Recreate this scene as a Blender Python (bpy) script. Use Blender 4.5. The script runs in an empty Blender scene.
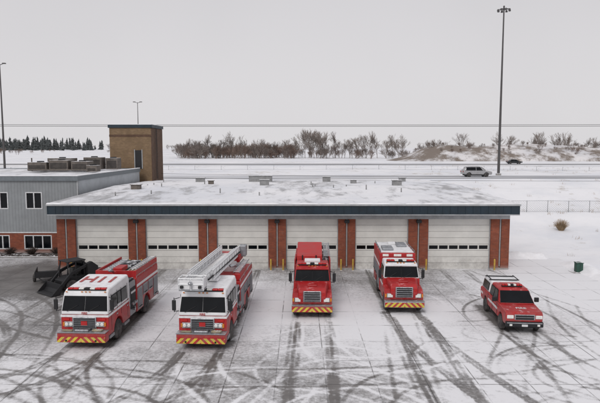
import bpy, bmesh, math, random
import numpy as np
from mathutils import Vector, Matrix
random.seed(7); np.random.seed(7)
R=math.radians
scene=bpy.context.scene
COL=scene.collection

# ------------------------------------------------------------------ materials
def newmat(name):
    m=bpy.data.materials.new(name); m.use_nodes=True
    nt=m.node_tree; b=nt.nodes['Principled BSDF']
    return m,nt,b
def math_n(nt,op,a,b=None,c=None,clamp=False):
    n=nt.nodes.new('ShaderNodeMath'); n.operation=op; n.use_clamp=clamp
    for i,v in enumerate((a,b,c)):
        if v is None: continue
        if isinstance(v,(int,float)): n.inputs[i].default_value=v
        else: nt.links.new(v,n.inputs[i])
    return n.outputs[0]
def mix(nt,fac,a,b):
    n=nt.nodes.new('ShaderNodeMix'); n.data_type='RGBA'
    if isinstance(fac,(int,float)): n.inputs['Factor'].default_value=fac
    else: nt.links.new(fac,n.inputs['Factor'])
    for s,v in (('A',a),('B',b)):
        inp=[i for i in n.inputs if i.name==s and i.type=='RGBA'][0]
        if isinstance(v,(tuple,list)): inp.default_value=(v[0],v[1],v[2],1)
        else: nt.links.new(v,inp)
    return [o for o in n.outputs if o.type=='RGBA'][0]
def noise(nt,vec,scale,detail=4,rough=.55):
    n=nt.nodes.new('ShaderNodeTexNoise'); n.inputs['Scale'].default_value=scale
    n.inputs['Detail'].default_value=min(detail,6); n.inputs['Roughness'].default_value=rough
    nt.links.new(vec,n.inputs['Vector']); return n.outputs['Fac']
def maprange(nt,v,a,b,c=0.,d=1.):
    n=nt.nodes.new('ShaderNodeMapRange'); nt.links.new(v,n.inputs[0])
    n.inputs[1].default_value=a;n.inputs[2].default_value=b;n.inputs[3].default_value=c;n.inputs[4].default_value=d
    n.interpolation_type='SMOOTHSTEP'; return n.outputs[0]
def coords(nt): return nt.nodes.new('ShaderNodeTexCoord').outputs['Object']
SNOW=(.85,.85,.87)
def topmask(nt,vec,lo,hi,scale=3.0):
    g=nt.nodes.new('ShaderNodeNewGeometry'); s=nt.nodes.new('ShaderNodeSeparateXYZ')
    nt.links.new(g.outputs['Normal'],s.inputs[0])
    up=maprange(nt,s.outputs['Z'],.55,.9)
    n=noise(nt,vec,scale,6,.65)
    return math_n(nt,'MULTIPLY',up,maprange(nt,n,lo,hi))
def simple(name,col,rough=.6,metal=0.,var=.12,scale=4.,snow=None,dirt=0.,coat=0.):
    m,nt,b=newmat(name); vec=coords(nt)
    n=noise(nt,vec,scale,5,.6)
    dark=tuple(c*(1-var) for c in col); lite=tuple(min(1,c*(1+var)) for c in col)
    c=mix(nt,maprange(nt,n,.3,.7),dark,lite)
    if dirt>0:
        s=nt.nodes.new('ShaderNodeSeparateXYZ'); nt.links.new(vec,s.inputs[0])
        low=maprange(nt,s.outputs['Z'],.3,1.5,1.,.12)
        dn=maprange(nt,noise(nt,vec,2.2,6,.7),.3,.7)
        c=mix(nt,math_n(nt,'MULTIPLY',math_n(nt,'MULTIPLY',low,dn),dirt),c,(.22,.20,.19))
    if snow: c=mix(nt,topmask(nt,vec,snow[0],snow[1]),c,SNOW)
    nt.links.new(c,b.inputs['Base Color'])
    b.inputs['Metallic'].default_value=metal
    rr=maprange(nt,n,.2,.8,max(0,rough-.08),min(1,rough+.12)); nt.links.new(rr,b.inputs['Roughness'])
    b.inputs['Coat Weight'].default_value=coat
    return m
RED =simple('red_paint',(.40,.008,.010),.42,0,.14,1.5,snow=(.54,.85),dirt=.65)
RED2=simple('red_paint_clean',(.44,.012,.012),.42,0,.1,2,dirt=.3)
WHITE=simple('white_paint',(.76,.76,.77),.45,0,.06,1.5,snow=(.4,.6),dirt=.5)
CHROME=simple('chrome',(.45,.46,.48),.28,.9,.2,6,dirt=.3)
ALU=simple('aluminium',(.32,.33,.35),.45,.6,.15,5,snow=(.52,.72),dirt=.5)
ROLL=simple('rollup_grey',(.25,.26,.28),.5,.4,.12,5,dirt=.5)
BLACK=simple('black_plastic',(.012,.012,.014),.65,0,.3,6,snow=(.64,.85))
RUBBER=simple('tyre_rubber',(.014,.014,.015),.85,0,.4,7,dirt=.5)
GLASS=simple('dark_glass',(.004,.005,.007),.1,0,.3,1,)
GLASS.node_tree.nodes['Principled BSDF'].inputs['IOR'].default_value=1.32
LAMP=simple('headlamp_glass',(.75,.75,.72),.15,0,.1,8)
AMBER=simple('amber_lens',(.6,.2,.02),.3); REDL=simple('red_lens',(.45,.01,.01),.2)
YELLOW=simple('yellow_paint',(.52,.32,.03),.6,0,.2,4,dirt=.5)
HOSE=simple('hose_bed_cover',(.025,.025,.03),.8,0,.4,3,snow=(.47,.66))
STEEL=simple('galvanised_steel',(.22,.23,.24),.5,.5,.15,3)
POLE=simple('mast_steel',(.085,.08,.08),.6,.2,.15,1)
WOOD=simple('pole_wood',(.09,.07,.055),.9)
DOOR=simple('door_panel_white',(.66,.65,.615),.6,0,.07,.7,dirt=.5)
DOORF=simple('door_frame',(.36,.37,.38),.6)
TEAL=simple('teal_fascia_metal',(.008,.022,.035),.5,.0,.25,1.2)
LTRIM=simple('light_soffit',(.37,.38,.39),.6,0,.12,2)
TRIM=simple('window_trim_white',(.62,.63,.64),.5)
DKGREEN=simple('dark_green_box',(.02,.07,.05),.6,0,.2,3,snow=(.4,.6))
SILVER=simple('silver_car_paint',(.40,.40,.41),.3,.4,.05,2,dirt=.4)
DARKCAR=simple('dark_car_paint',(.03,.035,.04),.3,.2,.1,2)
HVAC=simple('hvac_metal',(.13,.112,.098),.7,.1,.3,2.5,snow=(.36,.5))
VENT=simple('vent_metal',(.26,.26,.26),.6,.2,.2,2.5,snow=(.38,.5))
CONCRETE=simple('concrete',(.3,.29,.28),.85,0,.2,2,snow=(.38,.5))
SNOWM=simple('snow',SNOW,.9,0,.06,1.5)

def chevron():
    m,nt,b=newmat('chevron_red_yellow'); v=coords(nt)
    s=nt.nodes.new('ShaderNodeSeparateXYZ'); nt.links.new(v,s.inputs[0])
    a=math_n(nt,'ABSOLUTE',s.outputs['X'])
    t=math_n(nt,'ADD',a,s.outputs['Z'])
    f=math_n(nt,'FRACT',math_n(nt,'MULTIPLY',t,2.9))
    c=mix(nt,math_n(nt,'GREATER_THAN',f,.5),(.45,.015,.015),(.68,.54,.05))
    d=maprange(nt,noise(nt,v,4,6,.7),.42,.75,0,.6)
    c=mix(nt,d,c,(.22,.2,.19)); nt.links.new(c,b.inputs['Base Color']); b.inputs['Roughness'].default_value=.45
    return m
CHEV=chevron()
def brick(name,c1,c2,mort,sc=1.0):
    m,nt,b=newmat(name); v=coords(nt)
    s=nt.nodes.new('ShaderNodeSeparateXYZ'); nt.links.new(v,s.inputs[0])
    cb=nt.nodes.new('ShaderNodeCombineXYZ')
    nt.links.new(math_n(nt,'ADD',s.outputs['X'],s.outputs['Y']),cb.inputs[0]); nt.links.new(s.outputs['Z'],cb.inputs[1])
    br=nt.nodes.new('ShaderNodeTexBrick'); nt.links.new(cb.outputs[0],br.inputs['Vector'])
    br.inputs['Scale'].default_value=sc; br.inputs['Brick Width'].default_value=.3; br.inputs['Row Height'].default_value=.1
    br.inputs['Mortar Size'].default_value=.006; br.inputs['Color1'].default_value=(*c1,1); br.inputs['Color2'].default_value=(*c2,1)
    br.inputs['Mortar'].default_value=(*mort,1)
    n=maprange(nt,noise(nt,v,.8,6,.7),.3,.65,0,.55)
    c=mix(nt,n,br.outputs['Color'],tuple(x*.5 for x in c1))
    n3=maprange(nt,noise(nt,v,2.5,6,.7),.5,.8,0,.3)
    c=mix(nt,n3,c,(.3,.2,.16))
    low=maprange(nt,s.outputs['Z'],0,.5,.45,0.)
    c=mix(nt,low,c,(.45,.42,.4))
    nt.links.new(c,b.inputs['Base Color']); b.inputs['Roughness'].default_value=.9
    return m
BRICK=brick('red_brick',(.29,.075,.036),(.19,.05,.028),(.18,.10,.075))
TBRICK=brick('tan_brick',(.25,.165,.09),(.18,.115,.065),(.26,.2,.14))
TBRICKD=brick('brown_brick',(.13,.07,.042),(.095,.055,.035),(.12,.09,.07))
def siding(name,col,step):
    m,nt,b=newmat(name); v=coords(nt)
    s=nt.nodes.new('ShaderNodeSeparateXYZ'); nt.links.new(v,s.inputs[0])
    t=math_n(nt,'ADD',s.outputs['X'],s.outputs['Y'])
    f=math_n(nt,'FRACT',math_n(nt,'DIVIDE',t,step))
    g=math_n(nt,'LESS_THAN',f,.16)
    n=maprange(nt,noise(nt,v,.6,6,.7),.3,.7)
    c=mix(nt,n,tuple(x*.86 for x in col),tuple(x*1.08 for x in col))
    c=mix(nt,math_n(nt,'MULTIPLY',g,.4),c,tuple(x*.5 for x in col))
    nt.links.new(c,b.inputs['Base Color']); b.inputs['Roughness'].default_value=.55
    bp=nt.nodes.new('ShaderNodeBump'); bp.inputs['Strength'].default_value=.6; bp.inputs['Distance'].default_value=.03
    nt.links.new(g,bp.inputs['Height']); nt.links.new(bp.outputs[0],b.inputs['Normal'])
    return m
SIDING=siding('metal_siding_grey',(.25,.265,.275),.3)
SIDINGL=siding('metal_siding_light',(.42,.45,.48),.3)

def snow_ground(name,dirtcol,lo,hi,scale,base=SNOW,stretch=(1,1,1)):
    m,nt,b=newmat(name); v=coords(nt)
    mp=nt.nodes.new('ShaderNodeMapping'); nt.links.new(v,mp.inputs[0]); mp.inputs['Scale'].default_value=stretch
    n=noise(nt,mp.outputs[0],scale,6,.68)
    n2=noise(nt,mp.outputs[0],scale*.13,4,.5)
    t=math_n(nt,'ADD',math_n(nt,'MULTIPLY',n,.6),math_n(nt,'MULTIPLY',n2,.4))
    f=maprange(nt,t,lo,hi)
    tone=maprange(nt,noise(nt,v,.09,6,.65),.32,.62)
    bs=mix(nt,tone,tuple(x*q for x,q in zip(base,(.84,.86,.89))),base)
    c=mix(nt,f,dirtcol,bs); nt.links.new(c,b.inputs['Base Color']); b.inputs['Roughness'].default_value=.85
    bp=nt.nodes.new('ShaderNodeBump'); bp.inputs['Strength'].default_value=.4; bp.inputs['Distance'].default_value=.12
    nt.links.new(n,bp.inputs['Height']); nt.links.new(bp.outputs[0],b.inputs['Normal'])
    return m
FIELD=snow_ground('snow_field',(.50,.46,.41),.34,.45,.55)
ROADM=snow_ground('snowy_road',(.32,.32,.33),.42,.62,.5,(.70,.70,.72),(.1,1.6,1))
ROOFM=snow_ground('snow_roof',(.38,.38,.39),.38,.53,.8,(.83,.83,.85),(1,.35,1))
BERMM=snow_ground('berm_soil_snow',(.20,.165,.14),.45,.57,.16,(.72,.70,.70))

def apron_mat():
    m,nt,b=newmat('snow_dusted_concrete'); v=coords(nt)
    at=nt.nodes.new('ShaderNodeAttribute'); at.attribute_name='snow'
    s=nt.nodes.new('ShaderNodeSeparateXYZ'); nt.links.new(v,s.inputs[0])
    n1=noise(nt,v,5.5,6,.8); n2=noise(nt,v,.9,5,.65)
    t=math_n(nt,'ADD',at.outputs['Fac'],math_n(nt,'MULTIPLY',math_n(nt,'SUBTRACT',n1,.5),1.5))
    t=math_n(nt,'ADD',t,math_n(nt,'MULTIPLY',math_n(nt,'SUBTRACT',n2,.5),.7))
    f=maprange(nt,t,.0,1.0)
    bare=mix(nt,maprange(nt,noise(nt,v,.5,6,.65),.3,.7),(.115,.107,.103),(.20,.19,.183))
    def joint(o,step,w,off):
        fr=math_n(nt,'FRACT',math_n(nt,'DIVIDE',math_n(nt,'ADD',o,off),step))
        return math_n(nt,'LESS_THAN',fr,w/step)
    j=math_n(nt,'MAXIMUM',joint(s.outputs['X'],2.2,.05,100.1),joint(s.outputs['Y'],2.7,.065,100.9))
    jn=maprange(nt,noise(nt,v,.45,5,.65),.40,.62,.05,.8)
    bare=mix(nt,math_n(nt,'MULTIPLY',j,.75),bare,(.05,.047,.045))
    f=math_n(nt,'MULTIPLY',f,math_n(nt,'SUBTRACT',1.0,math_n(nt,'MULTIPLY',j,jn)))
    c=mix(nt,f,bare,(.80,.80,.82)); nt.links.new(c,b.inputs['Base Color'])
    nt.links.new(maprange(nt,f,0,1,.5,.9),b.inputs['Roughness'])
    bp=nt.nodes.new('ShaderNodeBump'); bp.inputs['Strength'].default_value=.35; bp.inputs['Distance'].default_value=.03
    nt.links.new(f,bp.inputs['Height']); nt.links.new(bp.outputs[0],b.inputs['Normal'])
    return m
APRON=apron_mat()
HAZY_BARK=simple('hazy_bare_bark',(.22,.185,.165),.95,0,.3,.3)  # bark colour lifted: distance haze is painted into it
HAZY_BARK2=simple('hazy_bare_bark_reddish',(.19,.135,.11),.95,0,.3,.3)  # reddish brush bark, paled to stand for haze
HAZY_BARKF=simple('hazy_far_woods_bark',(.36,.34,.335),.95,0,.2,.3)  # palest bark: heavier distance haze mixed into the base colour
HAZY_CONIF=simple('hazy_conifer_needles',(.10,.11,.11),.95,0,.3,.3)  # needle green greyed, with far haze put into the colour
TAN=simple('dry_grass_blades',(.33,.24,.15),.95,0,.3,2)
DARKSOIL=simple('dark_mulch',(.05,.04,.035),.95,0,.4,2,snow=(.5,.64))

# ------------------------------------------------------------------ mesh helpers
def empty(name,loc=(0,0,0),rz=0):
    e=bpy.data.objects.new(name,None); e.location=loc; e.rotation_euler=(0,0,rz); COL.objects.link(e); return e
def mobj(name,verts,faces,mat,parent=None,bevel=0,smooth=False,fix=True):
    me=bpy.data.meshes.new(name); me.from_pydata([tuple(v) for v in verts],[],faces)
    if fix:
        bm=bmesh.new(); bm.from_mesh(me); bmesh.ops.recalc_face_normals(bm,faces=bm.faces); bm.to_mesh(me); bm.free()
    if smooth: me.polygons.foreach_set('use_smooth',[True]*len(me.polygons))
    me.materials.append(mat); o=bpy.data.objects.new(name,me); COL.objects.link(o)
    if parent: o.parent=parent
    if bevel:
        bv=o.modifiers.new('b','BEVEL'); bv.width=bevel; bv.segments=2; bv.limit_method='ANGLE'; bv.angle_limit=R(35)
    return o
def boxes(name,lst,mat,parent=None,bevel=0):
    V=[];F=[]
    for (x0,x1,y0,y1,z0,z1) in lst:
        i=len(V)
        V+=[(x0,y0,z0),(x1,y0,z0),(x1,y1,z0),(x0,y1,z0),(x0,y0,z1),(x1,y0,z1),(x1,y1,z1),(x0,y1,z1)]
        F+=[(i,i+3,i+2,i+1),(i+4,i+5,i+6,i+7),(i,i+1,i+5,i+4),(i+1,i+2,i+6,i+5),(i+2,i+3,i+7,i+6),(i+3,i,i+4,i+7)]
    return mobj(name,V,F,mat,parent,bevel,fix=False)
def box(name,x0,x1,y0,y1,z0,z1,mat,parent=None,bevel=0): return boxes(name,[(x0,x1,y0,y1,z0,z1)],mat,parent,bevel)
def shell(name,pts,mat,parent,bevel=.03,xo=0):
    n=len(pts); V=[(xo-h,y,z) for y,z,h in pts]+[(xo+h,y,z) for y,z,h in pts]
    F=[tuple(range(n)),tuple(range(2*n-1,n-1,-1))]
    for i in range(n):
        j=(i+1)%n; F.append((i,i+n,j+n,j))
    return mobj(name,V,F,mat,parent,bevel)
def prism(name,prof,x0,x1,mat,parent,bevel=.02):
    return shell(name,[(y,z,(x1-x0)/2) for y,z in prof],mat,parent,bevel,(x0+x1)/2)
def bars(name,segs,r,mat,parent=None,sides=5):
    V=[];F=[]
    for s in segs:
        a=Vector(s[0]);b=Vector(s[1]); r0=s[2] if len(s)>2 else r; r1=s[3] if len(s)>3 else r0
        d=(b-a)
        if d.length<1e-6: continue
        d.normalize(); u=d.orthogonal().normalized(); w=d.cross(u); i=len(V)
        for k in range(sides):
            t=2*math.pi*k/sides; o=u*math.cos(t)+w*math.sin(t)
            V.append(a+o*r0); V.append(b+o*r1)
        for k in range(sides):
            k2=(k+1)%sides; F.append((i+2*k,i+2*k2,i+2*k2+1,i+2*k+1))
        F.append(tuple(i+2*k for k in range(sides-1,-1,-1))); F.append(tuple(i+2*k+1 for k in range(sides)))
    return mobj(name,V,F,mat,parent,fix=False,smooth=sides>=8)
def lathe(name,prof,c,axis,mat,parent,n=24):
    V=[];F=[]
    for (x,r) in prof:
        for k in range(n):
            t=2*math.pi*k/n
            p=(x,r*math.cos(t),r*math.sin(t)) if axis=='x' else (r*math.cos(t),r*math.sin(t),x) if axis=='z' else (r*math.cos(t),x,r*math.sin(t))
            V.append((p[0]+c[0],p[1]+c[1],p[2]+c[2]))
    m=len(prof)
    for i in range(m-1):
        for k in range(n):
            k2=(k+1)%n; F.append((i*n+k,i*n+k2,(i+1)*n+k2,(i+1)*n+k))
    F.append(tuple(range(n))); F.append(tuple(range((m-1)*n,m*n)))
    return mobj(name,V,F,mat,parent)
def wheel(name,x,y,r,w,parent,hub=None):
    s=1 if x>0 else -1; hub=hub or CHROME
    lathe(name+'_tyre',[(-w/2,r*.55),(-w/2,r*.86),(-w/2+.05,r),(w/2-.05,r),(w/2,r*.86),(w/2,r*.55)],(x,y,r),'x',RUBBER,parent)
    o=w/2*s
    lathe(name+'_rim',[(o*.98,r*.54),(o*.7,r*.46),(o*.55,r*.3),(o*.95,r*.2),(o*1.0,r*.16),(o*1.0,.001)],(x,y,r),'x',hub,parent,20)
def quad(name,c,mat,parent,off=.01,frame=None,fw=.05):
    c=[Vector(p) for p in c]; n=(c[1]-c[0]).cross(c[3]-c[0]).normalized()
    if frame:
        ce=sum(c,Vector())/4
        big=[p+(p-ce).normalized()*fw for p in c]
        V=[p+n*off*.6 for p in big]+[p-n*.02 for p in big]
        mobj(name+'_frame',V,[(0,1,2,3),(0,4,5,1),(1,5,6,2),(2,6,7,3),(3,7,4,0)],frame,parent,fix=False)
        off=off*1.4
    V=[p+n*off for p in c]+[p-n*.02 for p in c]
    return mobj(name,V,[(0,1,2,3),(0,4,5,1),(1,5,6,2),(2,6,7,3),(3,7,4,0)],mat,parent,fix=False)
def sidequad(name,s,x,y0,y1,z0,z1,mat,parent,x2=None,frame=BLACK,y0t=None,off=.012,fw=.04):
    x2=x if x2 is None else x2; y0t=y0 if y0t is None else y0t
    if s>0: c=[(x,y0,z0),(x,y1,z0),(x2,y1,z1),(x2,y0t,z1)]
    else: c=[(-x,y1,z0),(-x,y0,z0),(-x2,y0t,z1),(-x2,y1,z1)]
    return quad(name,c,mat,parent,off,frame,fw)
def arch(yc,zc,r,zb,n=10):
    out=[]
    for k in range(n+1):
        t=math.pi*k/n; out.append((yc+r*math.cos(t),max(zb,zc+r*math.sin(t)) if 0<k<n else zb))
    return out
def text(name,s,size,loc,rot,mat,parent,sy=1):
    c=bpy.data.curves.new(name,'FONT'); c.body=s; c.size=size; c.extrude=.004; c.offset=.015*size; c.align_x='CENTER'; c.align_y='CENTER'; c.materials.append(mat)
    o=bpy.data.objects.new(name,c); o.location=loc; o.rotation_euler=rot; o.scale=(1,sy,1); o.parent=parent; COL.objects.link(o)
    return o
def ladder(name,p0,p1,w,parent,mat,rung=.35,r=.03):
    p0=Vector(p0);p1=Vector(p1); d=p1-p0; L=d.length; d.normalize(); u=Vector((w/2,0,0)) if abs(d.x)<.9 else Vector((0,w/2,0))
    S=[(p0-u,p1-u),(p0+u,p1+u)]
    k=.15
    while k<L: S.append((p0+d*k-u,p0+d*k+u)); k+=rung
    return bars(name,S,r,mat,parent)

# ------------------------------------------------------------------ world / sun
w=bpy.data.worlds.new('World'); scene.world=w; w.use_nodes=True; nt=w.node_tree
bg=nt.nodes['Background']
sky=nt.nodes.new('ShaderNodeTexSky'); sky.sky_type='NISHITA'; sky.sun_disc=False
sky.sun_elevation=R(42); sky.sun_rotation=R(200); sky.dust_density=5; sky.air_density=1
hs=nt.nodes.new('ShaderNodeHueSaturation'); hs.inputs['Saturation'].default_value=.12
nt.links.new(sky.outputs[0],hs.inputs['Color'])
tc=nt.nodes.new('ShaderNodeTexCoord'); sp=nt.nodes.new('ShaderNodeSeparateXYZ'); nt.links.new(tc.outputs['Generated'],sp.inputs[0])
grad=maprange(nt,sp.outputs['Z'],-.02,.45)
cl=noise(nt,tc.outputs['Generated'],2.2,5,.5)
over=mix(nt,grad,(7.6,7.45,7.6),(6.4,6.27,6.55))
over=mix(nt,math_n(nt,'MULTIPLY',maprange(nt,cl,.35,.7),.14),over,(5.2,5.1,5.3))
c=mix(nt,.92,hs.outputs[0],over); nt.links.new(c,bg.inputs[0]); bg.inputs[1].default_value=.1
sun=bpy.data.lights.new('sun','SUN'); sun.energy=1.1; sun.angle=R(20); sun.color=(1,.97,.94)
so=bpy.data.objects.new('sun',sun); COL.objects.link(so)
az=R(200); el=R(42); dirv=Vector((math.sin(az)*math.cos(el),math.cos(az)*math.cos(el),math.sin(el)))
so.rotation_euler=dirv.to_track_quat('Z','Y').to_euler()

# ------------------------------------------------------------------ terrain
def sst(t): t=np.clip(t,0,1); return t*t*(3-2*t)
_lat=np.random.RandomState(3).rand(256,256)
def vn(x,y):
    xi=np.floor(x).astype(int);yi=np.floor(y).astype(int);fx=sst(x-xi);fy=sst(y-yi)
    g=lambda a,b:_lat[a%256,b%256]
    return (g(xi,yi)*(1-fx)+g(xi+1,yi)*fx)*(1-fy)+(g(xi,yi+1)*(1-fx)+g(xi+1,yi+1)*fx)*fy
def fbm(x,y,o=4):
    s=0;a=.5
    for k in range(o): s=s+a*vn(x*2**k+17*k,y*2**k+5*k); a*=.5
    return s
def HT(x,y):
    x=np.asarray(x,float);y=np.asarray(y,float)
    z=5.1*sst((y-58)/34.)+3.6*sst((y-320)/600.)
    z=z+ (fbm(x*.03,y*.03)-.45)*1.3*sst((y-108)/30.)*sst((168-y)/20.+0)  + (fbm(x*.01,y*.01)-.45)*1.5*sst((y-195)/60.)
    z=z+ (fbm(x*.25,y*.25)-.45)*.5*sst((x-21)/4.)*sst((y-20)/5.)*sst((90-y)/8.)
    return z
def hz(x,y): return float(HT(x,y))
def grid(name,xs,ys,zf,mat,attr=None,parent=None):
    X,Y=np.meshgrid(xs,ys); Z=zf(X,Y); nx,ny=len(xs),len(ys)
    me=bpy.data.meshes.new(name); v=np.stack([X.ravel(),Y.ravel(),Z.ravel()],1).astype(np.float32)
    i=np.arange(nx*ny).reshape(ny,nx); f=np.stack([i[:-1,:-1],i[:-1,1:],i[1:,1:],i[1:,:-1]],-1).reshape(-1,4).astype(np.int32)
    me.vertices.add(len(v)); me.vertices.foreach_set('co',v.ravel())
    me.loops.add(f.size); me.loops.foreach_set('vertex_index',f.ravel())
    me.polygons.add(len(f)); me.polygons.foreach_set('loop_start',np.arange(0,f.size,4,dtype=np.int32))
    me.polygons.foreach_set('loop_total',np.full(len(f),4,dtype=np.int32))
    me.update(calc_edges=True); me.validate()
    me.polygons.foreach_set('use_smooth',[True]*len(me.polygons))
    if attr is not None:
        a=me.attributes.new('snow','FLOAT','POINT'); a.data.foreach_set('value',attr.ravel().astype(np.float32))
    me.materials.append(mat); o=bpy.data.objects.new(name,me); COL.objects.link(o)
    if parent:o.parent=parent
    return o
xs=np.concatenate([np.linspace(-5000,-200,25)[:-1],np.linspace(-200,-60,57)[:-1],np.linspace(-60,60,161),np.linspace(60,200,57)[1:],np.linspace(200,5000,25)[1:]])
ys=np.concatenate([np.linspace(-80,20,21)[:-1],np.linspace(20,110,151)[:-1],np.linspace(110,320,106)[:-1],np.geomspace(320,8000,40)])
grid('snow_ground',xs,ys,lambda X,Y:HT(X,Y),FIELD)
rx=np.linspace(-200,200,201)
grid('highway_road',rx,np.linspace(93.5,103.5,8),lambda X,Y:HT(X,Y)+.05,ROADM)
grid('far_road',rx,np.linspace(170,180,6),lambda X,Y:HT(X,Y)+.12,ROADM)

# apron with tyre-track snow mask
RS=.07
ax=np.arange(-34,24.01,RS); ay=np.arange(14,51.3,RS)
AX,AY=np.meshgrid(ax,ay)
S=.84+ (fbm(AX*.13,AY*.13,5)-.47)*1.5
S+= .20*sst((-10-AX)/9.)*sst((36-AY)/8.)
S+= .30*sst((AX-10.5)/5.)+.5*sst((AX-17.5)/2.5)
S-= .36*sst((AY-35)/7.)*sst((14-AX)/4.)
S-= .52*np.exp(-((AX+.5)/5.5)**2-((AY-25.5)/6.)**2)
S-= .35*np.exp(-((AX+14)/5.)**2-((AY-34)/5.)**2)
S-= .75*np.exp(-((AX+19)/5.5)**2-((AY-43)/4.)**2)
S+= .8*sst((AX-17.7)/1.)*sst((AY-44)/3.)
D=np.zeros_like(S)
def bez(P,n):
    P=[np.array(p,float) for p in P]; t=np.linspace(0,1,n)[:,None]
    return (1-t)**3*P[0]+3*(1-t)**2*t*P[1]+3*(1-t)*t*t*P[2]+t**3*P[3]
def stamp(path,amt,width,gauge,dual):
    d=np.gradient(path,axis=0); d/=np.linalg.norm(d,axis=1)[:,None]+1e-9; nrm=np.stack([-d[:,1],d[:,0]],1)
    T=np.zeros_like(S)
    offs=[-gauge/2,gauge/2]
    if dual: offs=[-gauge/2-.12,-gauge/2+.12,gauge/2-.12,gauge/2+.12]
    for o in offs:
        q=path+nrm*o
        for k,(px,py) in enumerate(q):
            i=int((px-ax[0])/RS); j=int((py-ay[0])/RS)
            if i<6 or j<6 or i>=len(ax)-7 or j>=len(ay)-7: continue
            sl=(slice(j-4,j+5),slice(i-4,i+5))
            g=np.exp(-(((AX[sl]-px)**2+(AY[sl]-py)**2)/(2*width**2))**2)
            T[sl]=np.maximum(T[sl],g)
    return T*amt
tr=[]
for x,am in ((-16,-.3),(-10.4,-.35),(-4.5,-.4),(1,-.4),(6.6,-.4),(12.8,-.35)):
    tr.append((bez([(x,46),(x-.1,38),(x-.4,32),(x-.6,22)],700),am,.075,1.95,True))
A=lambda P,am,wd=.08,g=1.9,du=False:tr.append((bez(P,700),am,wd,g,du))
A([(6.3,34),(6.4,29),(7.2,25),(9.5,18)],-.95,.085,1.9,True)
A([(6.5,33),(6.7,29),(6.2,25),(6.4,16)],-.85,.085,1.9,True)
A([(6.0,34),(5.6,28),(4.8,24),(4.6,16)],-.35)
A([(12,31),(12,26),(14,22),(16,16)],-.6,.08,1.7)
A([(12.4,31),(11,27),(9,26),(7,17)],-.5,.08,1.7)
A([(12.4,31),(13,25),(11,21),(11,15)],-.4,.08,1.7)
A([(.6,32),(.5,27),(3,22),(9,20)],.35)
A([(.8,32),(.9,26),(.4,22),(0,15)],-.5,.08,1.9,True)
A([(1.,32),(1.4,27),(.4,24),(-3,17)],.3)
A([(-5,27),(-5.2,24),(-6.5,20),(-10,17)],-.6,.08,1.9,True)
A([(-5,27),(-4.8,23),(-2,20),(4,18)],.4)
A([(-11,27),(-11.2,24),(-14,21),(-19,20)],-.6,.08,1.9,True)
A([(-11,27),(-11.2,24),(-9,21),(-6,17)],-.5,.08)
A([(-11,27),(-10.6,24.5),(-8,22.5),(-2,22)],-.3)
A([(-24,33),(-17,34),(-14.5,27),(-15,16)],-.55,.08,1.9,True)
A([(-28,40),(-20,40),(-15,36),(-13.5,25)],-.5)
A([(-26,28),(-19,28),(-9,26),(-7,17)],-.45,.08)
A([(-24,24),(-18,25.5),(-12,25),(-8,20)],-.4)
A([(-26,36),(-20,35),(-15.5,31),(-17,18)],-.5)
A([(-30,31),(-22,31),(-17.5,29),(-18,18)],-.5,.08,1.9,True)
A([(-30,37),(-22,36),(-18.5,33),(-13,30)],-.4)
A([(18,38),(15.5,32),(14,27),(18,18)],-.45,.08,1.7)
A([(14,44),(15.5,38),(17,33),(16,20)],-.45,.08,1.7)
A([(15,46),(17,38),(20,33),(23,26)],-.5,.08,1.7)
A([(20,30),(14,27),(8,24),(-2,24)],-.35)
A([(22,25),(16,24),(10,22),(4,16)],-.4)
for (cx,cy,r,a0,a1,am) in ((-1.5,19,6.2,.1,2.6,.45),(-1.8,18.6,7.1,.3,2.3,.35),(3,20,5.,.3,3.0,.45),(8,20.5,5.5,.2,2.9,-.45),(9.5,26,3.2,1.8,5.,-.4),(13.5,24.5,3.4,1.2,5.0,-.5),(14.2,24.0,4.6,1.4,4.4,-.4),
    (-9.5,20,5.2,.2,2.8,-.5),(-8,19,7.6,.4,2.7,-.3),(-13,22,4.2,0,3.4,-.5),(-14,21.4,5.6,.4,3.0,-.35),(-3.5,32.5,5.,-1.2,1.1,.3),(3.2,29,4.4,-2.,.9,.4),(-8,31,4.,-1.,1.6,.3),(4,36,4.5,-1.4,1.3,.3),(17,33,6,2.2,4.3,-.45),(9.5,36.5,4.2,-1.6,.8,-.45),(11,30,3.,2.5,4.6,-.4),(1.5,25,2.6,.5,4.,.35)):
    t=np.linspace(a0,a1,int(r*(a1-a0)/.05)); tr.append((np.stack([cx+r*np.cos(t),cy+r*.8*np.sin(t)],1),am,.075,1.9,False))
for q,a in enumerate(tr):
    D+=stamp(*a)*np.clip(-.1+1.9*fbm(AX*.45+q*7.3,AY*.45+q*3.1,3),0,1.25)
D=np.clip(D,-.72,.45)
S=np.clip(S+D,-.3,1.4)
for (cx,y0,y1) in ((-10.8,28,37),(-4.7,28,38),(.8,33,41),(6.6,34,42),(12.4,30.5,35.5)):
    S-=.6*sst((1.5-np.abs(AX-cx))/.5)*sst((AY-y0+.4)/.6)*sst((y1+.4-AY)/.6)
grid('parking_apron',ax,ay,lambda X,Y:X*0+.03,APRON,attr=S)

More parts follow.
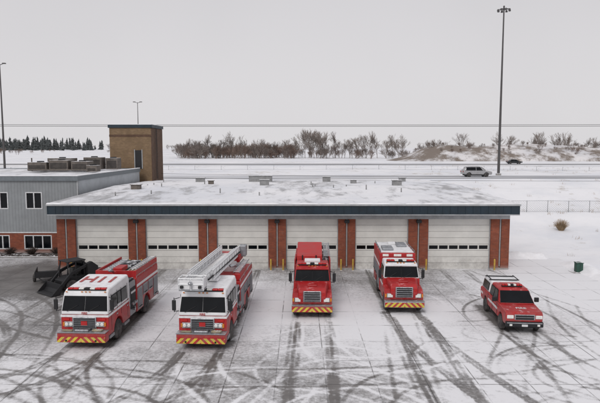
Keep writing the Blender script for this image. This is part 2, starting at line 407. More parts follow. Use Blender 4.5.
# ------------------------------------------------------------------ garage building
G=empty('fire_station')
Y0=46.3; YB=78; XL=-20.3; XR=17.5
doors=[(-18.77,-14.36),(-12.93,-8.48),(-6.97,-2.64),(-1.18,3.19),(4.62,9.07),(10.71,15.95)]
piers=[];prev=XL
for a,b in doors: piers.append((prev,a)); prev=b
piers.append((prev,XR))
pb=[];bases=[]
for a,b in piers:
    m=(a+b)/2
    pb+= [(a,m-.09,Y0,Y0+.5,.15,4.3),(m+.09,b,Y0,Y0+.5,.15,4.3),(m-.09,m+.09,Y0+.12,Y0+.5,.15,4.3)]
    bases.append((a-.0,b+.0,Y0-.03,Y0+.5,0,.147))
boxes('brick_piers',pb,BRICK,G); boxes('pier_bases',bases,CONCRETE,G)
boxes('downspouts',[((a+b)/2-.05,(a+b)/2+.05,Y0+.01,Y0+.1,.3,4.3) for a,b in piers],simple('downspout',(.28,.27,.27),.6),G)
boxes('pier_lamps',[((a+b)/2-.2,(a+b)/2+.2,Y0-.3,Y0-.03,4.0,4.26) for a,b in piers[1:-1]],BLACK,G,.03)
box('header_band',XL,XR,Y0,Y0+.5,4.303,4.75,LTRIM,G)
boxes('side_walls',[(XL,XL+.4,Y0+.503,YB,0,5.2),(XR-.4,XR,Y0+.503,YB,0,5.2),(XL,XR,YB-.4,YB,0,5.2)],BRICK,G)
box('front_fascia',XL-.35,XR+.45,Y0-.9,Y0-.75,4.75,5.62,TEAL,G)
boxes('side_fascia',[(XL-.35,XL-.2,Y0-.747,YB+.3,4.75,5.62),(XR+.3,XR+.45,Y0-.747,YB+.3,4.75,5.62)],TEAL,G)
boxes('fascia_ribs',[(XL-.3+i*.62,XL-.27+i*.62,Y0-.925,Y0-.903,4.76,5.6) for i in range(62)],TEAL,G)
boxes('gutter_strip',[(XL-.4,XR+.5,Y0-1.0,Y0-.903,5.5,5.64),(XL-.35,XR+.45,Y0-.95,Y0-.903,4.72,4.80)],LTRIM,G,.02)
box('soffit',XL-.2,XR+.3,Y0-.747,Y0+.0,4.753,4.80,LTRIM,G)
grid('snow_covered_roof',np.linspace(XL-.35,XR+.45,60),np.linspace(Y0-.93,YB+.3,50),lambda X,Y:5.66+.35*(1-np.abs(Y-62)/17.)+.05*fbm(X*.5,Y*.5),ROOFM,parent=G)
# uneven snow lip on the eave
V=[];F=[];nn=160
for k in range(nn+1):
    x=XL-.37+(XR-XL+.84)*k/nn; h=5.66+.10*float(fbm(np.array(x*1.3),np.array(4.),4)); f_=Y0-1.0+.10*float(fbm(np.array(x*.9),np.array(9.),4))
    V+=[(x,f_,5.642),(x,f_+.03,h),(x,Y0-.6,h+.02),(x,Y0-.6,5.642)]
for k in range(nn):
    i=4*k; F+=[(i,i+4,i+5,i+1),(i+1,i+5,i+6,i+2),(i+2,i+6,i+7,i+3)]
mobj('roof_snow_edge',V,F,SNOWM,G,smooth=True)
boxes('roof_rear_curb',[(XL-.35,XR+.45,YB+.32,YB+.5,5.3,5.62)],BLACK,G)
GAP=simple('gap',(.15,.15,.15))
for i,(a,b) in enumerate(doors):
    zt=4.3; ns=8; h=zt/ns
    gr=Y0+.28; L=[];Wn=[]
    for k in range(ns):
        z0=k*h+.012; z1=(k+1)*h-.012
        if k==3:
            nw=5 if b-a<4.6 else 6; pw=(b-a-.2)/nw
            L+=[(a+.06,b-.06,gr,gr+.06,z0,z0+.1),(a+.06,b-.06,gr,gr+.06,z1-.1,z1)]
            for q in range(nw+1):
                xx=a+.1+q*pw; L.append((max(a+.06,xx-.05),min(b-.06,xx+.05),gr,gr+.06,z0+.103,z1-.103))
            Wn.append((a+.1,b-.1,gr+.03,gr+.04,z0+.05,z1-.05))
        else: L.append((a+.06,b-.06,gr,gr+.06,z0,z1))
    boxes('overhead_door_sections',L,DOOR,G); boxes('overhead_door_glazing',Wn,GLASS,G)
    boxes('door_gap_backing',[(a+.02,b-.02,gr+.07,gr+.12,0,zt)],GAP,G)
    boxes('door_frame',[(a,a+.057,gr-.1,gr+.07,0,zt),(b-.057,b,gr-.1,gr+.07,0,zt)],DOORF,G)
def rb(name,x,y,sx,sy,h,mat=VENT,bev=.04):
    zb=5.66+.35*(1-abs(y-62)/17.)
    boxes(name,[(x-sx/2,x+sx/2,y-sy/2,y+sy/2,zb-.1,zb+h)],mat,G,bev)
    boxes(name+'_cap',[(x-sx/2-.08,x+sx/2+.08,y-sy/2-.08,y+sy/2+.08,zb+h+.002,zb+h+.08)],mat,G,.02)
rb('roof_unit',-5.2,74,3.0,1.6,.75); rb('roof_vent',-4,63,1.,.8,.6); rb('roof_vent',10.9,63,1.,.8,.55)
rb('roof_vent',-13,73,1.1,.9,.5); rb('roof_vent',3.5,74,1.,1.,.6); rb('roof_vent',-17,58,.9,.8,.45,HVAC); rb('roof_vent',13.5,74,.8,.8,.5)
rb('roof_vent',-10.5,66,.6,.6,.4,HVAC); rb('roof_vent',6.5,68,.7,.6,.4)
P=[]
for _ in range(18):
    x=random.uniform(XL+1,XR-1); y=random.uniform(50,76); P.append(((x,y,5.6),(x,y,6.0+random.uniform(.1,.45)),.06))
bars('roof_pipes',P,.06,VENT,G,8)
for a,b in doors:
    for x in (a-.22,b+.22):
        e=empty('yellow_bollard',(x,Y0-.45,.03))
        lathe('post',[(0,.07),(.92,.07),(.98,.05),(1.0,.001)],(0,0,0),'z',YELLOW,e,14)
        lathe('base_ring',[(0,.13),(.04,.13),(.05,.09)],(0,0,0),'z',CONCRETE,e,14)

# ------------------------------------------------------------------ office wing
O=empty('office_building'); OX=-21.5; OL=-62; OY=54; OB=75
def wallwin(x0,x1,y0,y1,z0,z1,wins):
    out=[];xs_=sorted(wins); cur=x0
    for (a,b,c,d) in xs_:
        out.append((cur,a,y0,y1,z0,z1)); 
        if c>z0: out.append((a,b,y0,y1,z0,c))
        if d<z1: out.append((a,b,y0,y1,d,z1))
        cur=b
    out.append((cur,x1,y0,y1,z0,z1)); return out
lw=[(-26.9,-24.2,.35,1.75),(-30.4,-28.3,.35,1.75),(-34.6,-32.4,.35,1.75),(-39,-36.5,.35,1.75)]
uw=[(-26.6,-25.0,4.3,5.95),(-29.9,-28.3,4.3,5.95),(-33.6,-32,4.3,5.95),(-38,-36.4,4.3,5.95)]
boxes('brick_base_wall',wallwin(OL,OX,OY,OY+.3,0,1.95,lw),BRICK,O)
boxes('metal_wall',wallwin(OL,OX,OY+.06,OY+.3,2.05,7.2,uw),SIDING,O)
box('sill_band',OL,OX,OY-.04,OY+.3,1.953,2.047,TRIM,O)
box('side_wall',OX-.3,OX,OY+.303,OB,0,7.2,SIDINGL,O)
box('rear_wall',OL,OX-.303,OB-.3,OB,0,7.2,SIDINGL,O)
def window(a,b,z0,z1,y,par,nm=2):
    boxes('window_glass',[(a,b,y+.1,y+.12,z0,z1)],GLASS,par)
    F=[(a,b,y-.02,y+.09,z0,z0+.09),(a,b,y-.02,y+.09,z1-.09,z1),(a,a+.09,y-.02,y+.09,z0+.093,z1-.093),(b-.09,b,y-.02,y+.09,z0+.093,z1-.093)]
    for k in range(1,nm):
        xx=a+(b-a)*k/nm; F.append((xx-.05,xx+.05,y-.015,y+.09,z0+.093,z1-.093))
    boxes('window_frame',F,TRIM,par)
for a,b,c,d in lw: window(a,b,c,d,OY+.02,O,3)
for a,b,c,d in uw: window(a,b,c,d,OY+.06,O,2)
boxes('parapet_fascia',[(OL,OX+.1,OY-.15,OY+.0,7.05,7.5),(OX-.05,OX+.1,OY+.003,OB+.1,7.05,7.5),(OL,OX-.053,OB,OB+.1,7.05,7.5)],simple('parapet_metal',(.15,.17,.185),.6),O)
boxes('parapet_snow_cap',[(OL,OX+.12,OY-.17,OY+.15,7.503,7.58),(OX-.2,OX+.12,OY+.153,OB,7.503,7.58)],SNOWM,O,.02)
grid('office_roof',np.linspace(OL,OX-.05,50),np.linspace(OY,OB,40),lambda X,Y:7.38+.06*fbm(X*.4,Y*.4),ROOFM,parent=O)
boxes('siding_corner_trim',[(OX-.1,OX+.02,OY+.03,OY+.15,2.05,7.04),(-31.2,-31.05,OY+.03,OY+.059,2.05,7.04)],LTRIM,O)
def unit(x,y,sx,sy,h,nm='hvac_unit'):
    box(nm,x-sx/2,x+sx/2,y-sy/2,y+sy/2,7.55,7.45+h,HVAC,O,.04)
    boxes(nm+'_louvres',[(x-sx/2+.15,x+sx/2-.15,y-sy/2-.03,y-sy/2-.003,7.7+k*.14,7.76+k*.14) for k in range(int((h-.45)/.14))],BLACK,O)
    lathe(nm+'_fan',[(0,.4),(.12,.4),(.13,.34),(.06,.33),(.06,.001)],(x,y,7.45+h),'z',BLACK,O,16)
unit(-30.5,66,2.2,2,1.1); unit(-28.,66,2.2,2,1.35); unit(-25.6,66,1.9,2,1.2); unit(-29.6,70,3.,1.8,1.5); unit(-25.8,70.5,2.2,1.6,1.6); unit(-23.6,71,1.5,1.5,1.5)
unit(-23.4,63.5,1.2,1.2,.8); unit(-36,60,1.2,1.2,.7)
bars('hvac_pipes',[((-31.4,64.6,7.7),(-23,64.6,7.7)),((-27,68,7.8),(-27,64.6,7.7)),((-32.5,68,7.4),(-32.5,68,9))],.08,HVAC,O)

# ------------------------------------------------------------------ tower
T=empty('brick_tower'); TX0,TX1,TY0,TY1,TH=-25.7,-20.1,76,82,12.9
box('tower_walls',TX0,TX1,TY0,TY1,0,TH,TBRICK,T)
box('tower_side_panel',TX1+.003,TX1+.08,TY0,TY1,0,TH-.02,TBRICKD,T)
boxes('tower_cap',[(TX0-.15,TX1+.2,TY0-.15,TY1+.15,TH+.003,TH+.42)],TEAL,T,.02)
boxes('tower_cap_snow',[(TX0-.05,TX1+.1,TY0-.05,TY1+.05,TH+.423,TH+.5)],SNOWM,T,.02)
boxes('tower_band',[(TX0-.03,TX1+.1,TY0-.03,TY0-.003,TH-1.2,TH-.9)],TBRICKD,T)
boxes('tower_door',[(-22.3,-21.4,TY0-.05,TY0-.003,7.4,9.9)],BLACK,T); boxes('tower_door_frame',[(-22.4,-22.303,TY0-.08,TY0-.003,7.4,10.0),(-21.397,-21.3,TY0-.08,TY0-.003,7.4,10.0)],DOORF,T)
bars('tower_ladder',[((TX1+.3,77.5,6),(TX1+.3,77.5,TH)),((TX1+.3,78,6),(TX1+.3,78,TH))]+[((TX1+.3,77.5,6+.4*k),(TX1+.3,78,6+.4*k)) for k in range(17)],.03,BLACK,T)

# ------------------------------------------------------------------ fire engines
def front_lights(par,y,z,hw):
    for s in (-1,1):
        x0=s*(hw-.42)
        box('headlamp_bezel',x0-.24,x0+.24,y-.03,y+.03,z-.14,z+.14,CHROME,par,.02)
        for k in (-.11,.11): lathe('headlamp',[(-.035,.001),(-.035,.06),(-.02,.085),(.0,.09)],(x0+k,y-.03,z),'y',LAMP,par,14)
        box('turn_signal',x0+s*.26-.05,x0+s*.26+.05,y-.035,y+.02,z-.1,z+.1,AMBER,par,.01)
def lightbar(par,y,z,hw=.85,d=.28,h=.14):
    box('lightbar_base',-hw,hw,y,y+d,z,z+.05,BLACK,par,.01)
    n=7;wd=2*hw/n
    for k in range(n):
        m=[REDL,REDL,LAMP,BLACK,LAMP,REDL,REDL][k]
        box('lightbar_lens',-hw+k*wd+.01,-hw+(k+1)*wd-.01,y+.02,y+d-.02,z+.053,z+.053+h*.7,m,par,.02)
def mirror(par,s,x,y,z):
    bars('mirror_arm',[((s*x,y+.1,z+.45),(s*(x+.24),y-.12,z+.42)),((s*x,y+.1,z-.25),(s*(x+.24),y-.12,z-.2)),((s*(x+.24),y-.12,z-.25),(s*(x+.24),y-.12,z+.5))],.02,BLACK,par)
    xa=s*(x+.24); box('mirror_head',xa-.1,xa+.1,y-.2,y-.1,z-.15,z+.38,BLACK,par,.03)
    box('mirror_face',xa-.08,xa+.08,y-.098,y-.09,z-.12,z+.35,CHROME,par)
def compartments(par,y0,y1,z0,z1,hw,n,skip=None):
    for s in (-1,1):
        wd=(y1-y0)/n
        for k in range(n):
            a=y0+k*wd+.07;b=y0+(k+1)*wd-.07; zz=z0
            if skip and a<skip[1] and b>skip[0]: zz=max(z0,skip[2])
            X=[s*(hw-.01),s*(hw+.025)]; x0,x1=min(X),max(X)
            box('compartment_frame',x0,x1,a,b,zz,z1,ALU,par)
            m=int((z1-zz-.1)/.1); X2=[s*(hw+.02),s*(hw+.04)];xa,xb=min(X2),max(X2)
            boxes('rollup_door',[(xa,xb,a+.06,b-.06,zz+.05+q*.1,zz+.05+q*.1+.085) for q in range(m)],ROLL,par)
            box('rollup_handle',min(s*(hw+.04),s*(hw+.07)),max(s*(hw+.04),s*(hw+.07)),a+.2,b-.2,zz+.1,zz+.14,BLACK,par)
WSTR=simple('white_stripe',(.75,.75,.76),.4,dirt=.4)
HOSEF=simple('hose_fabric',(.30,.25,.17),.9,0,.35,5,snow=(.45,.6))
def custom_engine(name,loc,rz,L=9.4,aerial=False,lab='H11'):
    E=empty(name,loc,rz); hw=1.22
    box('bumper',-1.24,1.24,.02,.5,.42,.92,RED,E,.05)
    box('bumper_chevron',-1.22,1.22,-.02,.018,.46,.72,CHEV,E)
    box('bumper_trim',-1.245,1.245,-.025,.5,.925,.965,ALU,E,.01)
    box('bumper_deck_siren',-.35,.35,.08,.4,.97,1.08,CHROME,E,.03)
    bars('tow_eyes',[((-.75,-.06,.55),(-.75,.02,.55)),((.75,-.06,.55),(.75,.02,.55))],.05,BLACK,E,8)
    bars('hose_on_bumper',[((.5,.2,1.0),(1.0,.2,1.0)),((.5,.34,1.0),(1.0,.34,1.0)),((-.5,.2,1.0),(-1.0,.2,1.0))],.05,HOSEF,E,8)
    yc=1.95
    low=[(.55,.62),(.5,1.0),(.5,1.72),(3.75,1.72),(3.75,.62)]+arch(yc,.54,.68,.62)
    shell('cab_lower',[(y,z,hw) for y,z in low],RED,E,.04)
    up=[(.5,1.722,hw),(.56,2.0,hw),(.78,2.78,hw-.05),(.98,2.96,hw-.12),(3.75,3.10,hw-.1),(3.75,2.85,hw),(3.75,1.722,hw)]
    shell('cab_upper',up,WHITE,E,.07)
    box('belt_stripe',-hw-.012,hw+.012,.488,3.74,1.60,1.71,WSTR,E)
    for s in (-1,1):
        a,b=(.03,1.14) if s>0 else (-1.14,-.03)
        ta,tb=(.03,1.08) if s>0 else (-1.08,-.03)
        quad('windshield',[(a,.54,1.92),(b,.54,1.92),(tb,.735,2.62),(ta,.735,2.62)],GLASS,E,.02,BLACK,.03)
    bars('wipers',[((-.9,.49,1.9),(-.35,.55,2.2)),((.2,.49,1.9),(.75,.55,2.2))],.015,BLACK,E)
    boxes('marker_lights',[(x-.05,x+.05,.74,.78,2.82,2.87) for x in (-1.,-.2,0,.2,1.)],AMBER,E,.01)
    box('grille_surround',-.62,.62,.44,.498,.98,1.62,CHROME,E,.03)
    box('grille_recess',-.55,.55,.434,.4385,1.02,1.58,BLACK,E)
    boxes('grille_slats',[(-.54,.54,.415,.432,1.06+k*.1,1.085+k*.1) for k in range(6)],ALU,E)
    box('grille_badge',-.16,.16,.40,.412,1.2,1.42,RED2,E,.01)
    front_lights(E,.47,1.24,hw)
    for s in (-1,1): box('warning_light',s*.93-.17,s*.93+.17,.45,.497,1.43,1.55,REDL,E,.01)
    text('front_badge','FIRE',.16,(0,.482,1.8),(R(90),0,0),RED2,E)
    for s in (-1,1):
        sidequad('front_door_window',s,hw,1.02,1.72,1.9,2.55,GLASS,E,x2=hw-.02,y0t=1.1,off=.014)
        sidequad('rear_door_window',s,hw,2.45,3.25,1.9,2.55,GLASS,E,x2=hw-.02,off=.014)
        sidequad('middle_window',s,hw,1.86,2.3,1.95,2.55,GLASS,E,x2=hw-.02,off=.014)
        X=sorted((s*(hw+.002),s*(hw+.03)))
        boxes('door_handles',[(X[0],X[1],1.62,1.8,1.42,1.48),(X[0],X[1],3.2,3.38,1.42,1.48)],CHROME,E)
        boxes('door_seams',[(min(s*(hw-.01),s*(hw+.006)),max(s*(hw-.01),s*(hw+.006)),y,y+.02,1.25 if 1.3<y<2.6 else .8,2.7) for y in (.95,1.8,2.38,3.34)],BLACK,E)
        boxes('cab_step',[(min(s*1.05,s*1.26),max(s*1.05,s*1.26),2.75,3.5,.45,.6),(min(s*1.05,s*1.26),max(s*1.05,s*1.26),.62,1.22,.45,.6)],ALU,E,.02)
        bars('grab_rail',[((s*(hw+.06),3.5,1.3),(s*(hw+.06),3.5,2.5))],.02,CHROME,E)
        mirror(E,s,hw-.02,.62,2.15)
        wheel('front_wheel',s*1.06,yc,.54,.32,E)
    lightbar(E,.86,2.88,1.0,.26,.12)
    if aerial: box('ac_unit',-.45,.45,2.3,3.1,3.06,3.2,WHITE,E,.05)
    else: text('roof_number',lab,1.15,(0,2.55,3.062),(R(2.9),0,0),RED2,E,1.3)
    box('chassis',-.5,.5,.6,L-.2,.5,.8,BLACK,E)
    box('pump_module',-1.18,1.18,3.85,4.85,.62,2.55 if not aerial else 2.3,ALU,E,.03)
    for s in (-1,1):
        X=sorted((s*1.183,s*1.21)); box('pump_panel',X[0],X[1],3.95,4.75,1.,2.2,BLACK,E)
        for (yy,zz) in ((4.1,1.3),(4.4,1.3),(4.65,1.3),(4.35,.95)): lathe('discharge_cap',[(0,.09),(s*.12,.09),(s*.13,.05),(s*.13,.001)],(s*1.2,yy,zz),'x',CHROME,E,14)
        for q in range(4): lathe('gauge',[(0,.07),(s*.02,.07),(s*.021,.001)],(s*1.212,4.05+.19*q,1.95),'x',WHITE,E,12)
    ya=L-2.6; zt=2.45 if aerial else 2.6
    body=[(4.9,.58),(4.9,zt),(L-.25,zt),(L-.25,.58)]+arch(ya,.54,.68,.58)
    shell('rear_body',[(y,z,hw) for y,z in body],RED,E,.03)
    compartments(E,4.95,L-.3,.68,1.95,hw,4,skip=(ya-.75,ya+.75,1.3))
    for s in (-1,1):
        wheel('rear_wheel_outer',s*1.04,ya,.54,.3,E); wheel('rear_wheel_inner',s*.7,ya,.54,.3,E)
        X=sorted((s*(hw+.003),s*(hw+.015))); box('side_stripe',X[0],X[1],4.95,L-.3,2.05,2.2,WHITE,E)
        bars('handrail',[((s*1.2,5,zt+.12),(s*1.2,L-.4,zt+.12))]+[((s*1.2,y,zt),(s*1.2,y,zt+.12)) for y in (5,6.5,8,L-.4)],.025,CHROME,E)
    box('rear_bumper_step',-1.2,1.2,L-.25,L,.5,.7,ALU,E,.02)
    box('rear_chevron',-1.15,1.15,L-.248,L-.235,.72,2.4,CHEV,E)
    if not aerial:
        boxes('hosebed_walls',[(-1.2,-1.12,4.95,L-.3,zt+.003,zt+.42),(1.12,1.2,4.95,L-.3,zt+.003,zt+.42),(-1.117,1.117,4.95,5.03,zt+.003,zt+.42)],RED,E,.01)
        box('hosebed_cover',-1.1,.2,5.05,L-.35,zt+.003,zt+.24,HOSE,E,.06)
        bars('hose_rolls',[((.3+.2*k,5.2,zt+.12),(.3+.2*k,L-.5,zt+.12)) for k in range(3)],.08,HOSEF,E)
        ladder('ground_ladder',(.98,5.1,zt+.5),(.98,L-.4,zt+.5),.4,E,ALU)
        ladder('ground_ladder',(-.75,5.3,zt+.32),(-.75,L-.6,zt+.32),.4,E,ALU)
        boxes('equipment_chest',[(-.3,.25,5.3,6.3,zt+.25,zt+.5)],RED,E,.03)
        box('crosslay_cover',-1.1,1.1,3.9,4.8,2.553,2.68,HOSE,E,.04)
        lathe('deck_monitor',[(0,.12),(.3,.1),(.35,.14),(.42,.06)],(0,4.6,2.68),'z',RED2,E,12)
        bars('deck_monitor_nozzle',[((0,4.6,3.05),(0,3.95,3.25))],.07,CHROME,E,8)
    return E
e1=custom_engine('fire_engine',(-10.98,27.3,.03),R(-2.2),9.4,False,'H11')
e2=custom_engine('ladder_fire_truck',(-4.95,27.1,.03),R(-3.0),10.2,True,'T4')
def aerial(E):
    lathe('turntable',[(0,.85),(.3,.85),(.32,.7),(.6,.65),(.62,.001)],(0,8.3,2.45),'z',WHITE,E,24)
    box('turntable_pedestal',-.7,.7,7.9,9.4,2.95,3.4,RED,E,.05)
    boxes('turntable_console',[(.55,1.0,8.6,9.2,3.2,3.9)],ALU,E,.04)
    LAT=simple('ladder_white',(.70,.71,.72),.4,.1,.1,4,snow=(.45,.6)); 
    b=Vector((0,8.8,3.35)); t=Vector((-.35,.1,3.3)); d=(t-b)
    for li,(w_,h_,f0,f1,r) in enumerate(((.6,.52,0,.82,.045),(.48,.42,.05,.92,.036),(.38,.32,.1,1.0,.03))):
        S_=[];n=22; zz=.08*li
        for s in (-1,1):
            P0=b+d*f0+Vector((s*w_,0,zz));P1=b+d*f1+Vector((s*w_,0,zz)); up_=Vector((0,0,h_))
            S_+= [(P0,P1,r*1.3),(P0+up_,P1+up_,r)]
            for k in range(n):
                a_=P0+(P1-P0)*(k/n); b_=P0+(P1-P0)*((k+1)/n)
                S_.append((a_,b_+up_,r*.6) if k%2 else (a_+up_,b_,r*.6))
                S_.append((a_,a_+up_,r*.6))
        for k in range(int(n*1.2)):
            f=f0+(f1-f0)*k/(n*1.2); c_=b+d*f+Vector((0,0,zz)); S_.append((c_-Vector((w_,0,0)),c_+Vector((w_,0,0)),r*.7))
        bars('ladder_section',S_,r,LAT,E)
    bars('cable_tray',[((.62,8.6,3.5),(.25,.9,3.5))],.05,BLACK,E,6)
    bars('lift_cylinders',[((-.75,7.8,2.8),(-.7,5.2,3.3),.09,.09),((.75,7.8,2.8),(.62,5.2,3.3),.09,.09)],.09,CHROME,E,10)
    x,y=-.4,.25
    box('basket_floor',x-.62,x+.62,y-.4,y+.35,3.16,3.24,ALU,E,.02)
    S_=[]
    for z in (3.5,3.78):
        S_+= [((x-.62,y-.4,z),(x+.62,y-.4,z)),((x-.62,y+.35,z),(x+.62,y+.35,z)),((x-.62,y-.4,z),(x-.62,y+.35,z)),((x+.62,y-.4,z),(x+.62,y+.35,z))]
    for (a_,b_) in ((-.62,-.4),(0,-.4),(.62,-.4),(-.62,.35),(.62,.35)): S_.append(((x+a_,y+b_,3.2),(x+a_,y+b_,3.78)))
    bars('basket_rails',S_,.03,LAT,E)
    boxes('basket_panels',[(x-.6,x-.06,y-.385,y-.35,3.25,3.7),(x+.06,x+.6,y-.385,y-.35,3.25,3.7),(x-.6,x-.57,y-.34,y+.32,3.25,3.7),(x+.57,x+.6,y-.34,y+.32,3.25,3.7)],WHITE,E,.01)
    bars('water_monitor',[((x,y-.3,3.5),(x,y-.65,3.6))],.09,CHROME,E,8)
    boxes('basket_spotlights',[(x+q-.08,x+q+.08,y-.5,y-.4,3.3,3.44) for q in (-.45,.45)],BLACK,E,.02)
    boxes('outrigger_pads',[(s*1.1-.18,s*1.1+.18,5.6,6.,.35,.56) for s in (-1,1)],CHROME,E,.02)
    boxes('equipment_boxes',[(-1.2,-.72,5.1,7.6,2.453,2.85),(.72,1.2,5.1,7.6,2.453,2.85)],RED,E,.03)
    for s in (-1,1): ladder('roof_ladder',(s*.97,5.1,2.95),(s*.97,9.,2.95),.35,E,ALU)
aerial(e2)

def conv_truck(name,loc,rz,L,kind):
    E=empty(name,loc,rz); hw=1.2
    box('bumper',-1.22,1.22,-.02,.26,.4,.78,CHROME if kind=='rescue' else RED,E,.05)
    box('bumper_chevron',-1.2,1.2,-.045,-.022,.44,.72,CHEV,E)
    box('bumper_trim',-1.22,1.22,-.03,.3,.783,.82,ALU,E,.01)
    hood=[(.30,.8,.84),(.24,1.2,.86),(.28,1.62,.84),(.5,1.78,.82),(1.6,1.95,.98),(1.6,.8,1.0)]
    shell('hood',hood,RED,E,.08)
    box('hood_scoop',-.3,.3,.7,1.4,1.8,1.9,RED,E,.05)
    fen=[(.34,.72),(.34,1.2),(.6,1.42),(1.4,1.5),(1.75,1.46),(1.75,.6)]+arch(1.08,.52,.62,.6)[1:-1]+[(.45,.6)]
    for s in (-1,1):
        prism('fender',fen,min(s*.72,s*1.19),max(s*.72,s*1.19),RED,E,.06)
        wheel('front_wheel',s*1.03,1.08,.52,.3,E,ALU)
    box('grille_surround',-.54,.54,.19,.262,.98,1.64,CHROME,E,.04)
    box('grille_recess',-.47,.47,.18,.187,1.03,1.59,BLACK,E)
    boxes('grille_bars',[(-.47,.47,.165,.178,1.09+k*.13,1.125+k*.13) for k in range(4)],CHROME,E)
    for s in (-1,1):
        box('headlamp_bezel',s*.86-.2,s*.86+.2,.27,.335,.95,1.22,CHROME,E,.03)
        box('headlamp',s*.86-.16,s*.86+.16,.25,.268,.98,1.19,LAMP,E,.01)
        box('turn_signal',s*1.12-.05,s*1.12+.05,.29,.336,.98,1.18,AMBER,E,.01)
        box('warning_light',s*.7-.08,s*.7+.08,.24,.262,1.35,1.47,REDL,E,.01)
    cy1=3.7 if kind=='pumper' else 3.5
    low=[(1.61,.6,1.16),(1.61,1.86,1.16),(cy1,1.86,1.16),(cy1,.6,1.16)]
    shell('cab_lower',low,RED,E,.03)
    up=[(1.58,1.863,1.14),(1.9,2.68,1.07),(2.12,2.80,1.02),(cy1,2.84,1.02),(cy1,1.863,1.15)]
    top=WHITE if kind=='rescue' else RED
    shell('cab_upper',up,top,E,.07)
    quad('windshield',[(-1.05,1.615,1.94),(1.05,1.615,1.94),(.98,1.862,2.56),(-.98,1.862,2.56)],GLASS,E,.02,BLACK,.03)
    bars('windshield_pillar',[((0,1.595,1.93),(0,1.855,2.6))],.02,BLACK,E)
    bars('wipers',[((-.8,1.56,1.94),(-.3,1.68,2.22)),((.15,1.56,1.94),(.65,1.68,2.22))],.014,BLACK,E)
    box('sun_visor',-1.02,1.02,1.7,1.95,2.63,2.69,top,E,.02)
    boxes('marker_lights',[(x-.05,x+.05,1.98,2.03,2.77,2.82) for x in (-.9,-.2,0,.2,.9)],AMBER,E,.01)
    for s in (-1,1):
        sidequad('door_window',s,1.14,1.9,2.6,1.95,2.5,GLASS,E,x2=1.085,y0t=2.05,off=.02)
        sidequad('rear_window',s,1.14,2.75,cy1-.2,1.95,2.5,GLASS,E,x2=1.085,off=.02)
        mirror(E,s,1.12,1.75,2.05)
        X=sorted((s*1.162,s*1.185)); boxes('door_handle',[(X[0],X[1],2.5,2.67,1.62,1.68)],CHROME,E)
        X=sorted((s*1.161,s*1.17)); boxes('door_stripe',[(X[0],X[1],1.7,cy1-.05,1.3,1.48)],WHITE,E)
        boxes('step',[(min(s*.9,s*1.2),max(s*.9,s*1.2),1.85,3.2,.42,.56)],ALU,E,.02)
    lightbar(E,2.08,2.82,.9)
    box('chassis',-.45,.45,.4,L-.2,.48,.78,BLACK,E)
    ya=L-2.2; zt=2.5 if kind=='pumper' else 3.12; y0=cy1+.12
    body=[(y0,.58),(y0,zt),(L-.2,zt),(L-.2,.58)]+arch(ya,.52,.66,.58)
    shell('rear_body',[(y,z,hw) for y,z in body],RED,E,.04)
    compartments(E,y0+.05,L-.25,.68,2.1,hw,3,skip=(ya-.72,ya+.72,1.28))
    for s in (-1,1):
        wheel('rear_wheel_outer',s*1.02,ya,.52,.28,E,ALU); wheel('rear_wheel_inner',s*.7,ya,.52,.28,E)
        X=sorted((s*(hw+.003),s*(hw+.015))); box('side_stripe',X[0],X[1],y0+.05,L-.25,2.2,2.38,WHITE,E)
    box('rear_step',-1.2,1.2,L-.2,L+.1,.45,.62,ALU,E,.02); box('rear_chevron',-1.1,1.1,L-.197,L-.18,.7,2.4,CHEV,E)
    if kind=='pumper':
        boxes('hosebed_walls',[(-1.19,-1.1,y0,L-.3,zt+.003,zt+.35),(1.1,1.19,y0,L-.3,zt+.003,zt+.35)],RED,E,.01)
        box('hosebed_cover',-1.08,1.08,y0+.1,L-.4,zt+.003,zt+.2,HOSE,E,.05)
        shell('portable_tank_cover',[(y0+.2,zt+.2,.85),(y0+.25,zt+.6,.85),(L-1.6,zt+1.05,.85),(L-1.5,zt+.2,.85)],RED2,E,.06,xo=-.2)
        boxes('tank_straps',[(-.7,-.62,y0+.17,y0+.2,zt+.2,zt+.6),(.2,.28,y0+.17,y0+.2,zt+.2,zt+.6)],BLACK,E)
        ladder('ground_ladder',(.95,y0+.1,zt+.55),(.95,L-.3,zt+.75),.4,E,ALU)
        lathe('deck_monitor',[(0,.1),(.4,.1),(.42,.001)],(.9,y0+.15,zt),'z',CHROME,E,12)
        box('roof_box',-.5,.5,2.7,3.4,2.845,3.02,WHITE,E,.03)
    else:
        box('roof_deck',-1.1,1.1,y0+.1,L-.3,zt+.003,zt+.06,WHITE,E,.02)
        boxes('front_scene_lights',[(-1.0,-.6,y0-.05,y0-.003,2.9,3.06),(.6,1.0,y0-.05,y0-.003,2.9,3.06),(-.25,.25,y0-.05,y0-.003,2.9,3.06)],LAMP,E,.01)
        boxes('roof_equipment',[(-.95,-.2,y0+.6,y0+1.8,zt+.063,zt+.22),(.2,.9,y0+2.,y0+3.4,zt+.063,zt+.2)],ALU,E,.03)
        boxes('roof_vent',[(-.3,.3,L-1.5,L-.9,zt+.063,zt+.2)],WHITE,E,.03)
        bars('roof_rail',[((s*1.12,y0+.1,zt+.16),(s*1.12,L-.3,zt+.16)) for s in (-1,1)]+[((s*1.12,y0+.1+q*.9,zt),(s*1.12,y0+.1+q*.9,zt+.16)) for s in (-1,1) for q in range(5)],.025,CHROME,E)
    return E
conv_truck('pumper_fire_truck',(.72,32.6,.03),R(-1.5),8.3,'pumper')
conv_truck('rescue_fire_truck',(6.42,33.6,.03),R(-2.4),8.0,'rescue')

